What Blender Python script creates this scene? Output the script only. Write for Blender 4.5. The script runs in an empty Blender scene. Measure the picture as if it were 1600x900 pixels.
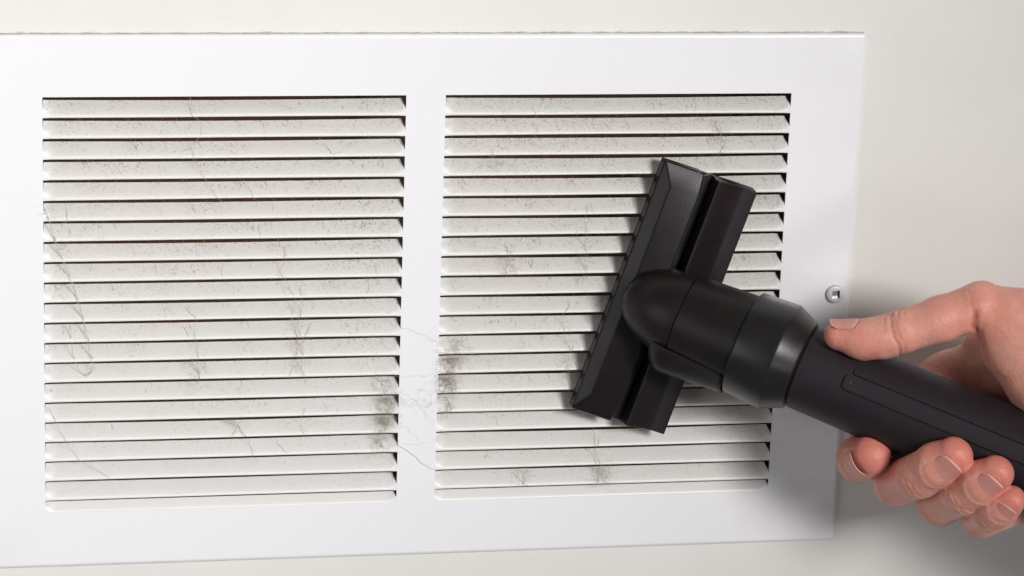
import bpy, bmesh, math, random
import numpy as np
from mathutils import Vector, Matrix

# ---------------------------------------------------------------- units
# everything is laid out in units u of 0.8 mm: grille face in the plane y = 0, x right, z up,
# origin at the top left corner of the left louver bank
S = 0.0008
rnd = random.Random(7)
sc = bpy.context.scene
col = sc.collection

# ---------------------------------------------------------------- camera
CAM = np.array([-51.059, -1423.579, 301.948])
CR = np.array([0.9820555, -0.18554833, 0.03374641])
CU = np.array([0.01746695, 0.26765703, 0.96335592])
CF = np.array([0.18778154, 0.94547953, -0.26609502])
FPX = 4700.0
cd = bpy.data.cameras.new('camera')
cam = bpy.data.objects.new('camera', cd)
col.objects.link(cam)
cd.sensor_width = 36.0
cd.lens = FPX / 1600 * 36
cd.clip_start = 0.01
cd.clip_end = 50
m = Matrix.Identity(4)
for i in range(3):
    m[i][0], m[i][1], m[i][2], m[i][3] = CR[i], CU[i], -CF[i], CAM[i] * S
cam.matrix_world = m
sc.camera = cam

# ---------------------------------------------------------------- world and lamps
w = bpy.data.worlds.new('World')
sc.world = w
w.use_nodes = True
bg = w.node_tree.nodes['Background']
bg.inputs[0].default_value = (0.93, 0.95, 1.0, 1)
bg.inputs[1].default_value = 0.165


def area(name, loc, target, size, power, color, sizey=None, spread=180):
    l = bpy.data.lights.new(name, 'AREA')
    l.energy = power
    l.color = color
    l.shape = 'RECTANGLE'
    l.size = size * S
    l.spread = math.radians(spread)
    l.size_y = (sizey or size) * S
    o = bpy.data.objects.new(name, l)
    col.objects.link(o)
    o.location = Vector(loc) * S
    o.rotation_euler = (Vector(target) - Vector(loc)).to_track_quat('-Z', 'Y').to_euler()
    return o


area('softbox_key', (1250, -2600, 800), (-165, 0, -10), 640, 4.1, (1.0, 0.98, 0.958), spread=42)
area('softbox_fill', (-1000, -900, 120), (100, 0, -80), 800, 2.1, (1.0, 0.985, 0.96))
area('glare_lamp_low', (997, -1900, -590), (398, 0, -80), 330, 0.7, (1.0, 0.98, 0.96))  # added lamp, mirrored in the enamel as soft glare near the screw

sc.view_settings.view_transform = 'Standard'
sc.view_settings.look = 'None'
sc.view_settings.exposure = -0.13
sc.view_settings.gamma = 1.0
sc.view_settings.use_curve_mapping = False
sc.cycles.use_denoising = True
sc.cycles.max_bounces = 8


# ---------------------------------------------------------------- helpers
class NT:
    def __init__(self, name):
        self.mat = bpy.data.materials.new(name)
        self.mat.use_nodes = True
        self.t = self.mat.node_tree
        self.b = self.t.nodes['Principled BSDF']

    def n(self, kind, **kw):
        nd = self.t.nodes.new(kind)
        for k, v in kw.items():
            if k[0] == '_':
                setattr(nd, k[1:], v)
            else:
                nd.inputs[k.replace('__', ' ')].default_value = v
        return nd

    def l(self, a, b):
        self.t.links.new(a, b)

    def coord(self, scale=(1, 1, 1)):
        tc = self.n('ShaderNodeTexCoord')
        mp = self.n('ShaderNodeMapping')
        mp.inputs['Scale'].default_value = scale
        self.l(tc.outputs['Object'], mp.inputs[0])
        return mp.outputs[0]

    def noise(self, vec, scale, detail=3, rough=0.55, dist=0.0):
        n = self.n('ShaderNodeTexNoise', Scale=scale, Detail=detail, Roughness=rough, Distortion=dist)
        self.l(vec, n.inputs['Vector'])
        return n.outputs['Fac']

    def ramp(self, fac, stops, interp='LINEAR'):
        r = self.n('ShaderNodeValToRGB')
        r.color_ramp.interpolation = interp
        e = r.color_ramp.elements
        while len(e) < len(stops):
            e.new(0.5)
        for i, (p, c) in enumerate(stops):
            e[i].position = p
            e[i].color = (c, c, c, 1) if isinstance(c, (int, float)) else tuple(c) + (1,)
        self.l(fac, r.inputs[0])
        return r.outputs[0]

    def mix(self, fac, a, b, mode='MIX'):
        mx = self.n('ShaderNodeMix', _data_type='RGBA', _blend_type=mode)
        for v, s in ((fac, mx.inputs[0]), (a, mx.inputs[6]), (b, mx.inputs[7])):
            if isinstance(v, (int, float)):
                s.default_value = v
            elif isinstance(v, tuple):
                s.default_value = v + (1,)
            else:
                self.l(v, s)
        return mx.outputs[2]

    def math(self, op, a, b=None, clamp=False):
        md = self.n('ShaderNodeMath', _operation=op, _use_clamp=clamp)
        for v, s in ((a, md.inputs[0]), (b, md.inputs[1])):
            if v is None:
                continue
            if isinstance(v, (int, float)):
                s.default_value = v
            else:
                self.l(v, s)
        return md.outputs[0]

    def bump(self, h, strength, dist, prev=None):
        b = self.n('ShaderNodeBump', Strength=strength, Distance=dist)
        self.l(h, b.inputs['Height'])
        if prev is not None:
            self.l(prev, b.inputs['Normal'])
        return b.outputs[0]

    def attr(self, name):
        return self.n('ShaderNodeAttribute', _attribute_name=name)

    def set(self, **kw):
        for k, v in kw.items():
            k = k.replace('__', ' ')
            s = self.b.inputs[k]
            if hasattr(v, 'is_linked'):
                self.l(v, s)
            elif isinstance(v, tuple) and len(v) == 3 and s.type == 'RGBA':
                s.default_value = v + (1,)
            else:
                s.default_value = v
        return self.mat


def mesh_obj(name, verts, faces, mat, parent=None, smooth=True, units=True, origin=None, auto=None):
    """verts in u; the object's origin sits at `origin` (u)"""
    o3 = np.array(origin if origin is not None else (0, 0, 0), float)
    V = (np.asarray(verts, float) - o3) * S
    me = bpy.data.meshes.new(name)
    me.from_pydata(V.tolist(), [], [list(map(int, f)) for f in faces])
    me.materials.append(mat)
    if smooth:
        me.polygons.foreach_set('use_smooth', [True] * len(me.polygons))
    me.update()
    o = bpy.data.objects.new(name, me)
    col.objects.link(o)
    o.location = (Vector(o3) * S)
    if parent is not None:
        o.parent = parent
        o.location = Vector(o3) * S - parent.matrix_local.translation if False else o.location
    if smooth and auto:
        me.set_sharp_from_angle(angle=math.radians(auto))
    return o


def empty(name, loc):
    o = bpy.data.objects.new(name, None)
    col.objects.link(o)
    o.empty_display_size = 0.02
    o.location = Vector(loc) * S
    return o


def adopt(parent, *kids):
    """parent kids and keep them where they stand"""
    bpy.context.view_layer.update()
    inv = parent.matrix_world.inverted()
    for k in kids:
        k.parent = parent
        k.matrix_parent_inverse = inv


def tag(o, label=None, cat=None, group=None, kind=None):
    for k, v in (('label', label), ('category', cat), ('group', group), ('kind', kind)):
        if v:
            o[k] = v


def unproj(px, py, h):
    """point seen at photo pixel (px, py) that stands h in front of the grille face"""
    d = CF * FPX + CR * (px - 800) - CU * (py - 450)
    return CAM + d * ((-h - CAM[1]) / d[1])


def sstep(a, b, x):
    t = np.clip((x - a) / (b - a), 0, 1)
    return t * t * (3 - 2 * t)


# ---------------------------------------------------------------- materials
def mat_wall():
    t = NT('painted_wall')
    c = t.coord()
    n1 = t.noise(c, 14, 3)
    colr = t.mix(t.ramp(n1, [(0.35, 0.0), (0.65, 1.0)]), (0.735, 0.722, 0.69), (0.76, 0.748, 0.718))
    peel = t.noise(c, 420, 3, 0.5)
    big = t.noise(c, 60, 2, 0.5)
    nb = t.bump(big, 0.06, 0.002)
    nb = t.bump(peel, 0.11, 0.0006, nb)
    return t.set(Base__Color=colr, Roughness=0.42, Normal=nb)


def mat_frame():
    t = NT('white_enamel')
    tc = t.n('ShaderNodeTexCoord')
    sx = t.n('ShaderNodeSeparateXYZ')
    t.l(tc.outputs['Object'], sx.inputs[0])
    n = t.noise(tc.outputs['Object'], 160, 4, 0.65)
    n2 = t.noise(tc.outputs['Object'], 25, 2)
    # settled dust on the upward facing top edge
    geo = t.n('ShaderNodeNewGeometry')
    sn = t.n('ShaderNodeSeparateXYZ')
    t.l(geo.outputs['Normal'], sn.inputs[0])
    upf = t.ramp(sn.outputs['Z'], [(0.72, 0.0), (0.95, 1.0)])
    dirt = t.math('MULTIPLY', upf, t.ramp(n, [(0.3, 0.45), (0.6, 1.0)]))
    colr = t.mix(t.math('MULTIPLY', dirt, 0.9), (0.83, 0.83, 0.855), (0.42, 0.35, 0.25))
    colr = t.mix(t.ramp(n2, [(0.3, 0.0), (0.8, 0.08)]), colr, (0.76, 0.75, 0.77))
    peel = t.noise(tc.outputs['Object'], 230, 2, 0.45)
    nb = t.bump(peel, 0.10, 0.0008)
    ro = t.ramp(t.noise(tc.outputs['Object'], 35, 4, 0.6), [(0.3, 0.17), (0.75, 0.27)])
    return t.set(Base__Color=colr, Roughness=ro, Normal=nb)


def mat_slat():
    t = NT('dusty_louver_enamel')
    tc = t.n('ShaderNodeTexCoord')
    at = t.attr('slat')                       # r: height on the slat, g: dirtiness of this slat, b: end distance
    sp = t.n('ShaderNodeSeparateColor')
    t.l(at.outputs['Color'], sp.inputs[0])
    v, dirty, endd = sp.outputs[0], sp.outputs[1], sp.outputs[2]
    geo = t.n('ShaderNodeNewGeometry')
    pos = geo.outputs['Position']
    film = t.noise(pos, 90, 4, 0.6)
    speck = t.noise(pos, 900, 4, 0.72, 0.6)
    speck2 = t.noise(pos, 2100, 3, 0.7)
    patch = t.noise(pos, 28, 3, 0.6)
    band = t.ramp(v, [(0.12, 0.0), (0.35, 0.35), (0.55, 0.75), (0.95, 1.0)])
    # overall grey-beige film
    f = t.math('MULTIPLY', t.math('MULTIPLY', band, dirty), t.ramp(film, [(0.25, 0.55), (0.75, 1.0)]))
    base = t.mix(t.math('MULTIPLY', f, 0.7), (0.80, 0.795, 0.785), (0.64, 0.61, 0.555))
    # specks and crumbs of dust
    thr = t.math('MULTIPLY', t.math('MULTIPLY', t.ramp(speck, [(0.53, 0.0), (0.63, 1.0)]), t.ramp(patch, [(0.38, 0.08), (0.62, 1.0)])),
                 t.math('MULTIPLY', t.ramp(v, [(0.3, 0.05), (0.62, 0.7), (1.0, 1.0)]), dirty))
    base = t.mix(t.math('MULTIPLY', thr, 0.7, True), base, (0.28, 0.235, 0.175))
    th2 = t.math('MULTIPLY', t.ramp(speck2, [(0.6, 0.0), (0.72, 1.0)]), t.math('MULTIPLY', dirty, 0.55))
    base = t.mix(th2, base, (0.33, 0.28, 0.21))
    # yellowed lip
    lip = t.ramp(v, [(0.0, 1.0), (0.13, 0.75), (0.2, 0.0)])
    base = t.mix(t.math('MULTIPLY', lip, t.ramp(patch, [(0.35, 0.25), (0.7, 0.7)])), base, (0.70, 0.61, 0.46))
    # clean formed corners
    base = t.mix(t.math('MULTIPLY', t.ramp(endd, [(0.0, 1.0), (0.06, 0.0)]), 0.8), base, (0.80, 0.80, 0.82))
    rough = t.math('ADD', t.math('MULTIPLY', f, 0.35), 0.3)
    nb = t.bump(speck, 0.25, 0.0004)
    return t.set(Base__Color=base, Roughness=rough, Normal=nb)


def mat_plastic(name, base, rough, grain, gs, spec=0.34):
    t = NT(name)
    c = t.coord()
    n = t.noise(c, 1500, 2, 0.5)
    n2 = t.noise(c, 55, 3, 0.6)
    colr = t.mix(t.ramp(n2, [(0.3, 0.0), (0.75, 1.0)]), base, tuple(x * 1.25 + 0.001 for x in base))
    dust = t.noise(c, 700, 5, 0.8)
    colr = t.mix(t.math('MULTIPLY', t.ramp(dust, [(0.68, 0.0), (0.8, 1.0)]), 0.10), colr, (0.3, 0.28, 0.26))
    ro = t.math('ADD', t.math('MULTIPLY', t.ramp(n2, [(0.25, 0.0), (0.75, 1.0)]), 0.1), rough)
    nb = t.bump(n, grain, gs)
    return t.set(Base__Color=colr, Roughness=ro, Normal=nb, Specular__IOR__Level=spec)


def simple(name, c, rough, metal=0.0):
    t = NT(name)
    n = t.noise(t.coord(), 300, 3)
    colr = t.mix(n, tuple(x * 0.85 for x in c), tuple(min(1, x * 1.1) for x in c))
    return t.set(Base__Color=colr, Roughness=rough, Metallic=metal)


def mat_skin():
    t = NT('skin')
    c = t.coord()
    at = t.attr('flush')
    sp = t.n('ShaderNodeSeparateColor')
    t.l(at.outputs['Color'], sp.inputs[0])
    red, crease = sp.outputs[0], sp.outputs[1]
    n1 = t.noise(c, 120, 4, 0.6)
    n2 = t.noise(c, 420, 4, 0.65)
    base = t.mix(t.ramp(n1, [(0.3, 0.0), (0.7, 1.0)]), (0.73, 0.32, 0.24), (0.82, 0.43, 0.34))
    base = t.mix(t.math('MULTIPLY', t.ramp(n2, [(0.45, 0.0), (0.75, 1.0)]), 0.3), base, (0.64, 0.225, 0.16))
    blot = t.noise(c, 42, 3, 0.6, 0.4)
    base = t.mix(t.math('MULTIPLY', t.ramp(blot, [(0.42, 0.0), (0.68, 1.0)]), 0.45), base, (0.70, 0.235, 0.17))
    base = t.mix(t.math('MULTIPLY', red, 0.72, True), base, (0.63, 0.155, 0.12))
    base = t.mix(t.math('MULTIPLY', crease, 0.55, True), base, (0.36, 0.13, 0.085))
    vo = t.n('ShaderNodeTexVoronoi', Scale=850.0, _feature='DISTANCE_TO_EDGE')
    mp = t.coord((1, 1, 1))
    t.l(mp, vo.inputs['Vector'])
    cells = t.ramp(vo.outputs['Distance'], [(0.0, 0.0), (0.18, 1.0)])
    w1 = t.n('ShaderNodeTexNoise', Scale=210.0, Detail=5.0, Roughness=0.65, Distortion=1.2)
    t.l(c, w1.inputs['Vector'])
    w2 = t.n('ShaderNodeTexNoise', Scale=900.0, Detail=4.0, Roughness=0.7)
    t.l(c, w2.inputs['Vector'])
    nb = t.bump(w1.outputs['Fac'], 0.38, 0.001)
    nb = t.bump(w2.outputs['Fac'], 0.18, 0.0003, nb)
    nb = t.bump(cells, 0.25, 0.0002, nb)
    t.set(Base__Color=base, Roughness=t.math('ADD', t.math('MULTIPLY', n2, 0.2), 0.3), Normal=nb,
          Subsurface__Weight=0.15, Subsurface__Scale=0.0025)
    t.b.inputs['Subsurface Radius'].default_value = (1.0, 0.35, 0.2)
    return t.mat


def mat_nail():
    t = NT('fingernail')
    at = t.attr('nail')
    sp = t.n('ShaderNodeSeparateColor')
    t.l(at.outputs['Color'], sp.inputs[0])
    vv = sp.outputs[0]
    n = t.noise(t.coord(), 240, 3)
    base = t.ramp(vv, [(0.0, (0.72, 0.40, 0.34)), (0.22, (0.68, 0.31, 0.265)), (0.945, (0.70, 0.275, 0.235)),
                       (0.965, (0.74, 0.56, 0.45)), (1.0, (0.78, 0.63, 0.5))])
    base = t.mix(t.math('MULTIPLY', n, 0.25), base, (0.58, 0.33, 0.29))
    return t.set(Base__Color=base, Roughness=0.42, Specular__IOR__Level=0.35, Subsurface__Weight=0.1, Subsurface__Scale=0.002)


M_wall, M_frame, M_slat = mat_wall(), mat_frame(), mat_slat()
M_head = mat_plastic('black_nozzle_plastic', (0.0100, 0.0074, 0.0088), 0.28, 0.12, 0.0002)
M_neck = mat_plastic('black_neck_plastic', (0.0080, 0.0062, 0.0058), 0.34, 0.10, 0.0002)
M_collar = mat_plastic('satin_collar_plastic', (0.0085, 0.0068, 0.0068), 0.26, 0.10, 0.0002, 0.6)
M_tube = mat_plastic('matt_handle_plastic', (0.0150, 0.0105, 0.0145), 0.48, 0.22, 0.0002)
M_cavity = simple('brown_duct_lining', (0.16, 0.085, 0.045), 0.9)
M_screw = simple('painted_screw', (0.74, 0.74, 0.72), 0.3)
M_steel = simple('bare_steel', (0.5, 0.52, 0.56), 0.3, 0.9)
M_dust = simple('dust_fibre', (0.40, 0.345, 0.27), 0.95)
M_dustd = simple('dark_dust_fibre', (0.37, 0.305, 0.225), 0.95)
M_lintg = simple('grey_hair_fibre', (0.52, 0.49, 0.43), 0.9)
M_dustm = simple('slat_dust_fibre', (0.40, 0.345, 0.265), 0.95)
M_scratch = simple('scuffed_plastic', (0.34, 0.33, 0.34), 0.6)
M_web = simple('pale_lint_fibre', (0.60, 0.575, 0.53), 0.9)
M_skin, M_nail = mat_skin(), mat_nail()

# ---------------------------------------------------------------- wall and duct
P = 10.2                      # louver pitch
W1, GAP, W2 = 175.8, 19.5, 175.5
H = 20 * P
HB = 6.5
XB = W1 + GAP                 # left edge of the right bank
X0, X1 = -37.6, XB + W2 + 37.7
Z1, Z0 = 30.5, -H - HB - 28.9
YW = 3.6                      # wall stands this far behind the face


def ring_faces(outer, inner, y):
    (ax, az, bx, bz), (cx, cz, dx, dz) = outer, inner
    v = [(ax, y, az), (bx, y, az), (bx, y, bz), (ax, y, bz), (cx, y, cz), (dx, y, cz), (dx, y, dz), (cx, y, dz)]
    f = [(0, 1, 5, 4), (1, 2, 6, 5), (2, 3, 7, 6), (3, 0, 4, 7)]
    return v, f


v, f = ring_faces((-900, -900, 1500, 700), (X0 + 14, Z0 + 12, X1 - 14, Z1 - 12), YW)
wall = mesh_obj('wall', v, f, M_wall, smooth=False)
tag(wall, 'cream painted wall behind the white vent grille', 'wall', kind='structure')
# duct: an open box behind the opening
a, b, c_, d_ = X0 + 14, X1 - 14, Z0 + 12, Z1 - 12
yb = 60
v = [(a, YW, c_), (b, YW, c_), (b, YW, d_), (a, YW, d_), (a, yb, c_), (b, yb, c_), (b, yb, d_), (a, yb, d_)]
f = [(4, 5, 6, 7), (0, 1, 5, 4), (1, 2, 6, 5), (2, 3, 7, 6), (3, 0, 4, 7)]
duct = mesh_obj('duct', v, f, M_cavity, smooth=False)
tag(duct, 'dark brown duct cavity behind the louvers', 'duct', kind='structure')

# ---------------------------------------------------------------- vent grille
grille = empty('vent_grille', (X0, YW, Z0))


def build_frame():
    # face sheet with two openings, cut into strips; edges roll back to the wall
    V, F = [], []
    r = 2.2
    xs = [X0 + r, 0.0, W1, XB, XB + W2, X1 - r]
    zs = [Z0 + r, -H - HB, 0.0, Z1 - r]
    idx = {}
    for i, x in enumerate(xs):
        for j, z in enumerate(zs):
            idx[i, j] = len(V)
            V.append((x, 0, z))
    for i in range(5):
        for j in range(3):
            if j == 1 and i in (1, 3):
                continue
            F.append((idx[i, j], idx[i + 1, j], idx[i + 1, j + 1], idx[i, j + 1]))
    # opening walls (sheet thickness)
    for (i0, i1) in ((1, 2), (3, 4)):
        lp = [idx[i0, 1], idx[i1, 1], idx[i1, 2], idx[i0, 2]]
        n0 = len(V)
        for q in lp:
            x, y, z = V[q]
            V.append((x, 0.9, z))
        for k in range(4):
            if k == 0:
                continue                      # the lowest louver grows out of the sheet here
            F.append((lp[k], lp[(k + 1) % 4], n0 + (k + 1) % 4, n0 + k))
    # rolled rim: rings of the rounded rectangle
    def loop(off, y):
        pts = []
        cr = 1.2 + off * 0.8                  # corner radius
        for (cx, cz, a0) in ((X1 - r, Z1 - r, 0), (X0 + r, Z1 - r, 90), (X0 + r, Z0 + r, 180), (X1 - r, Z0 + r, 270)):
            for k in range(5):
                an = math.radians(a0 + k * 22.5)
                pts.append((cx + off * math.cos(an), y, cz + off * math.sin(an)))
        return pts
    prev = None
    for k in range(6):
        an = k / 5 * math.pi / 2
        lp = loop(r * math.sin(an) + 1e-3, r * (1 - math.cos(an)))
        n0 = len(V)
        V += lp
        m_ = len(lp)
        if prev is not None:
            for q in range(m_):
                F.append((prev + q, n0 + q, n0 + (q + 1) % m_, prev + (q + 1) % m_))
        prev = n0
    n0 = len(V)
    V += loop(r, YW + 0.3)
    for q in range(20):
        F.append((prev + q, n0 + q, n0 + (q + 1) % 20, prev + (q + 1) % 20))
    return V, F


v, f = build_frame()
frame = mesh_obj('frame', v, f, M_frame, auto=40)
bm = bmesh.new(); bm.from_mesh(frame.data)
bmesh.ops.remove_doubles(bm, verts=bm.verts, dist=2e-6)
bmesh.ops.recalc_face_normals(bm, faces=bm.faces)
if sum(fc.normal.y * fc.calc_area() for fc in bm.faces) > 0:
    bmesh.ops.reverse_faces(bm, faces=bm.faces)
bm.to_mesh(frame.data); bm.free()
frame.data.set_sharp_from_angle(angle=math.radians(40))
kids = [frame]

# louver profile: (height z, depth y) from the lip up to the back edge
PROF = [(0.55, 1.0), (0.12, 0.55), (0.0, 0.12), (0.22, -0.22), (0.75, -0.34), (1.4, -0.12), (2.2, 0.62), (3.2, 1.75),
        (4.3, 3.1), (5.4, 4.75), (6.4, 6.1), (7.35, 7.3)]
PROFB = [(0.0, 0.0), (0.35, 0.03), (0.8, 0.2), (1.3, 0.6), (1.9, 1.25), (2.6, 2.1), (3.4, 3.1), (4.1, 3.9), (4.6, 4.5)]
SLATS = {}


def us(width):
    e = [0, 0.5, 1.1, 1.8, 2.6, 3.4, 4.3, 5.4, 7.0, 10]
    mid = list(np.linspace(16, width - 16, 18))
    return np.array(e + mid + [width - q for q in e[::-1]])


def slat_surface(bank, row, u, v):
    """point on a louver; u in units from its left end, v 0..1 up the profile"""
    x0, wd = (0.0, W1) if bank == 0 else (XB, W2)
    pr = PROF if row < 20 else PROFB
    k = np.linspace(0, 1, len(pr))
    z = np.interp(v, k, [q[0] for q in pr])
    y = np.interp(v, k, [q[1] for q in pr])
    q = SLATS[bank, row]
    ue = np.minimum(u, wd - u)
    s = sstep(0.0, 5.0, ue)
    s2 = sstep(-16.0, 9.0, ue)
    m_ = sstep(0.66, 0.80, v)
    y = y * (s * (1 - m_) + s2 * m_)
    inset = (1.6 if row < 20 else 1.0) * sstep(0.66, 1.0, v)
    zadd = (1 - s2) * m_ * 7.3 * 0.2
    t = u / wd
    bow = q['bow'] * np.sin(math.pi * t) + q['tw'] * np.sin(2 * math.pi * t)
    zz = (-(row + 1) * P if row < 20 else -H - HB) + z + (bow * (1 - v) + q['top'] * np.sin(math.pi * t) * v) * (1 if row < 20 else 0)
    zz = zz + zadd
    y = y + q['dep'] * v * np.sin(math.pi * t)
    xx = u + 0.3 * inset * (1 - np.clip(u / 5, 0, 1)) - inset * (1 - np.clip((wd - u) / 5, 0, 1))
    return np.stack([x0 + xx, y, zz], -1)


for bank in range(2):
    wd = (W1, W2)[bank]
    for row in range(21):
        SLATS[bank, row] = dict(bow=rnd.uniform(0.1, 0.45), tw=rnd.uniform(-0.12, 0.12), top=rnd.uniform(-0.75, -0.35), dep=rnd.uniform(-0.3, 0.3))
        pr = PROF if row < 20 else PROFB
        uu = us(wd)
        vv = np.linspace(0, 1, len(pr))
        U_, V_ = np.meshgrid(uu, vv, indexing='ij')
        pts = slat_surface(bank, row, U_, V_)
        nu, nv = U_.shape
        F = []
        for i in range(nu - 1):
            for j in range(nv - 1):
                q = i * nv + j
                F.append((q, q + nv, q + nv + 1, q + 1))
        # sheet thickness at the back edge so that the louver is a real plate
        front = pts.reshape(-1, 3)
        back = front + np.array([0, 0.62, -0.55])
        n0 = len(front)
        Vb = []
        # back skin follows the front from profile point 5 up
        j0 = 5 if row < 20 else 3
        for i in range(nu):
            for j in range(j0, nv):
                Vb.append(back[i * nv + j])
        nb_ = nv - j0
        for i in range(nu - 1):
            for j in range(nb_ - 1):
                q = n0 + i * nb_ + j
                F.append((q, q + 1, q + nb_ + 1, q + nb_))
            F.append((i * nv + nv - 1, (i + 1) * nv + nv - 1, n0 + (i + 1) * nb_ + nb_ - 1, n0 + i * nb_ + nb_ - 1))
        o = mesh_obj('slat', np.vstack([front, np.array(Vb)]), F, M_slat, auto=60,
                     origin=slat_surface(bank, row, np.array(0.0), np.array(0.0)))
        dirt = (0.95 if row < 6 else 0.95 - 0.65 * (row - 6) / 14) * rnd.uniform(0.85, 1.1)
        if bank == 1:
            dirt = min(1.0, dirt * 1.15 + 0.06)
        if row == 20:
            dirt = 0.06
        ca = o.data.color_attributes.new('slat', 'FLOAT_COLOR', 'POINT')
        ue = np.minimum(U_, wd - U_).ravel() / 100
        cols = np.zeros((len(o.data.vertices), 4)); cols[:, 3] = 1
        cols[:n0, 0] = V_.ravel(); cols[:n0, 1] = dirt; cols[:n0, 2] = np.clip(ue, 0, 1)
        cols[n0:, 0] = 1; cols[n0:, 1] = dirt; cols[n0:, 2] = 1
        ca.data.foreach_set('color', cols.ravel())
        kids.append(o)


# screw with a square socket
def lathe(profile, seg=48, axis=None, cap0=False, cap1=False):
    V, F = [], []
    for (r, h) in profile:
        for k in range(seg):
            an = 2 * math.pi * k / seg
            V.append((r * math.cos(an), r * math.sin(an), h))
    for i in range(len(profile) - 1):
        for k in range(seg):
            q = i * seg + k
            q2 = i * seg + (k + 1) % seg
            F.append((q, q2, q2 + seg, q + seg))
    if cap0:
        F.append(tuple(range(seg))[::-1])
    if cap1:
        F.append(tuple(range((len(profile) - 1) * seg, len(profile) * seg)))
    return np.array(V), F


def build_screw(cx, cz):
    R_, sq = 4.75, 2.0
    prof = [(R_, 0.0), (R_, 1.1), (R_ * 0.985, 1.6), (R_ * 0.94, 2.0), (R_ * 0.86, 2.3), (R_ * 0.74, 2.45), (R_ * 0.66, 2.5)]
    seg = 32
    V, F = lathe(prof, seg)
    V = V.tolist()
    last = (len(prof) - 1) * seg
    n0 = len(V)
    for k in range(seg):                      # square rim of the socket, same vertex count
        an = 2 * math.pi * k / seg
        c, s_ = math.cos(an), math.sin(an)
        q = sq / max(abs(c), abs(s_))
        V.append((q * c, q * s_, 2.5))
    for k in range(seg):
        k2 = (k + 1) % seg
        F.append((last + k, last + k2, n0 + k2, n0 + k))
    rot = math.radians(4)
    W = []
    for (x, y, h) in V:
        W.append((cx + x * math.cos(rot) - y * math.sin(rot), -h - 0.01, cz + x * math.sin(rot) + y * math.cos(rot)))
    so = mesh_obj('screw', W, F, M_screw, auto=50, origin=(cx, 0, cz))
    V2 = [(sx * sq * k, sy * sq * k, h) for (k, h) in ((1.0, 2.49), (0.9, 0.4)) for (sx, sy) in ((1, 1), (-1, 1), (-1, -1), (1, -1))]
    W2_ = [(cx + x * math.cos(rot) - y * math.sin(rot), -h - 0.01, cz + x * math.sin(rot) + y * math.cos(rot)) for (x, y, h) in V2]
    F2 = [(k, (k + 1) % 4, 4 + (k + 1) % 4, 4 + k) for k in range(4)] + [(4, 5, 6, 7)]
    s2 = mesh_obj('socket', W2_, F2, M_steel, smooth=False, origin=(cx, 0, cz))
    adopt(so, s2)
    return so


sp_ = unproj(1306, 460, 2)
kids.append(build_screw(sp_[0], sp_[2]))
adopt(grille, *kids)
tag(grille, 'white enamelled return air vent grille with two banks of dusty louvers', 'vent grille')

# ---------------------------------------------------------------- vacuum tool, frame (A along, B towards the room, L across)
Cx = np.array([0.949, 0, -0.315]); Cx /= np.linalg.norm(Cx)
Lx = np.array([0.315, 0, 0.949]); Lx /= np.linalg.norm(Lx)
Nx = np.array([0, -1.0, 0])
BETA = math.radians(28)
Ax = math.cos(BETA) * Cx + math.sin(BETA) * Nx
Bx = -math.sin(BETA) * Cx + math.cos(BETA) * Nx
T0 = unproj(1252, 572, 56)
HC = np.array([308.2, 0, -103.8])


def tool(a, b, l):
    return T0 + np.multiply.outer(a, Ax) + np.multiply.outer(b, Bx) + np.multiply.outer(l, Lx)


def hpx(px, py, b):
    """tool coordinates of the point seen at a photo pixel, b in front of the tube's axis"""
    d = CF * FPX + CR * (px - 800) - CU * (py - 450)
    t = (b - (CAM - T0) @ Bx) / (d @ Bx)
    q = CAM + d * t - T0
    return np.array([q @ Ax, b, q @ Lx])


vac = empty('vacuum_tool', HC)


def head_pt(t, l, h):
    return HC + t * Cx + l * Lx + h * Nx


def bevel(o, width, seg=2, angle=25):
    md = o.modifiers.new('bevel', 'BEVEL')
    md.width = width * S
    md.segments = seg
    md.limit_method = 'ANGLE'
    md.angle_limit = math.radians(angle)
    md.harden_normals = False
    return md


def build_head():
    V, F = [], []
    HL = 67.5
    # left slab: chamfered on three sides
    lo = [(-25.5, -HL), (-4.6, -HL), (-4.6, HL), (-25.5, HL)]
    hi = [(-19.6, -HL + 11), (-4.6, -HL + 11), (-4.6, HL - 11), (-19.6, HL - 11)]
    for (t, l) in lo: V.append(head_pt(t, l, 1.2))
    for (t, l), h in zip(lo, (8.5, 11.2, 11.2, 8.5)): V.append(head_pt(t, l, h))
    for (t, l), h in zip(hi, (13.2, 15.4, 15.4, 13.2)): V.append(head_pt(t, l, h))
    for base in (0, 4):
        for k in range(4):
            F.append((base + k, base + (k + 1) % 4, base + 4 + (k + 1) % 4, base + 4 + k))
    F += [(8, 9, 10, 11), (3, 2, 1, 0)]
    o1 = mesh_obj('left_shell', V, F, M_head, auto=35, origin=head_pt(-15, 0, 0))
    bevel(o1, 0.7)
    # right rail: hollow cross-section swept along the head
    prof = [(-4.5, 1.2), (25.3, 1.2), (25.5, 9.3), (24.9, 9.9), (18.4, 9.5), (16.8, 9.7), (13.5, 10.6), (8.5, 12.6), (3.9, 15.0), (2.7, 15.0), (1.4, 5.2), (-4.5, 5.2)]
    V, F = [], []
    n = len(prof)
    for l, k in ((-HL + 0.4, 0), (HL - 0.4, 1)):
        for (t, h) in prof:
            V.append(head_pt(t, l + (0.6 if l < 0 else -0.6) * (h > 8), h))
    for k in range(n):
        F.append((k, (k + 1) % n, n + (k + 1) % n, n + k))
    F += [tuple(range(n))[::-1], tuple(range(n, 2 * n))]
    o2 = mesh_obj('right_rail', V, F, M_head, auto=28, origin=head_pt(10, 0, 0))
    bevel(o2, 0.45, 2, 28)
    return o1, o2


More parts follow.
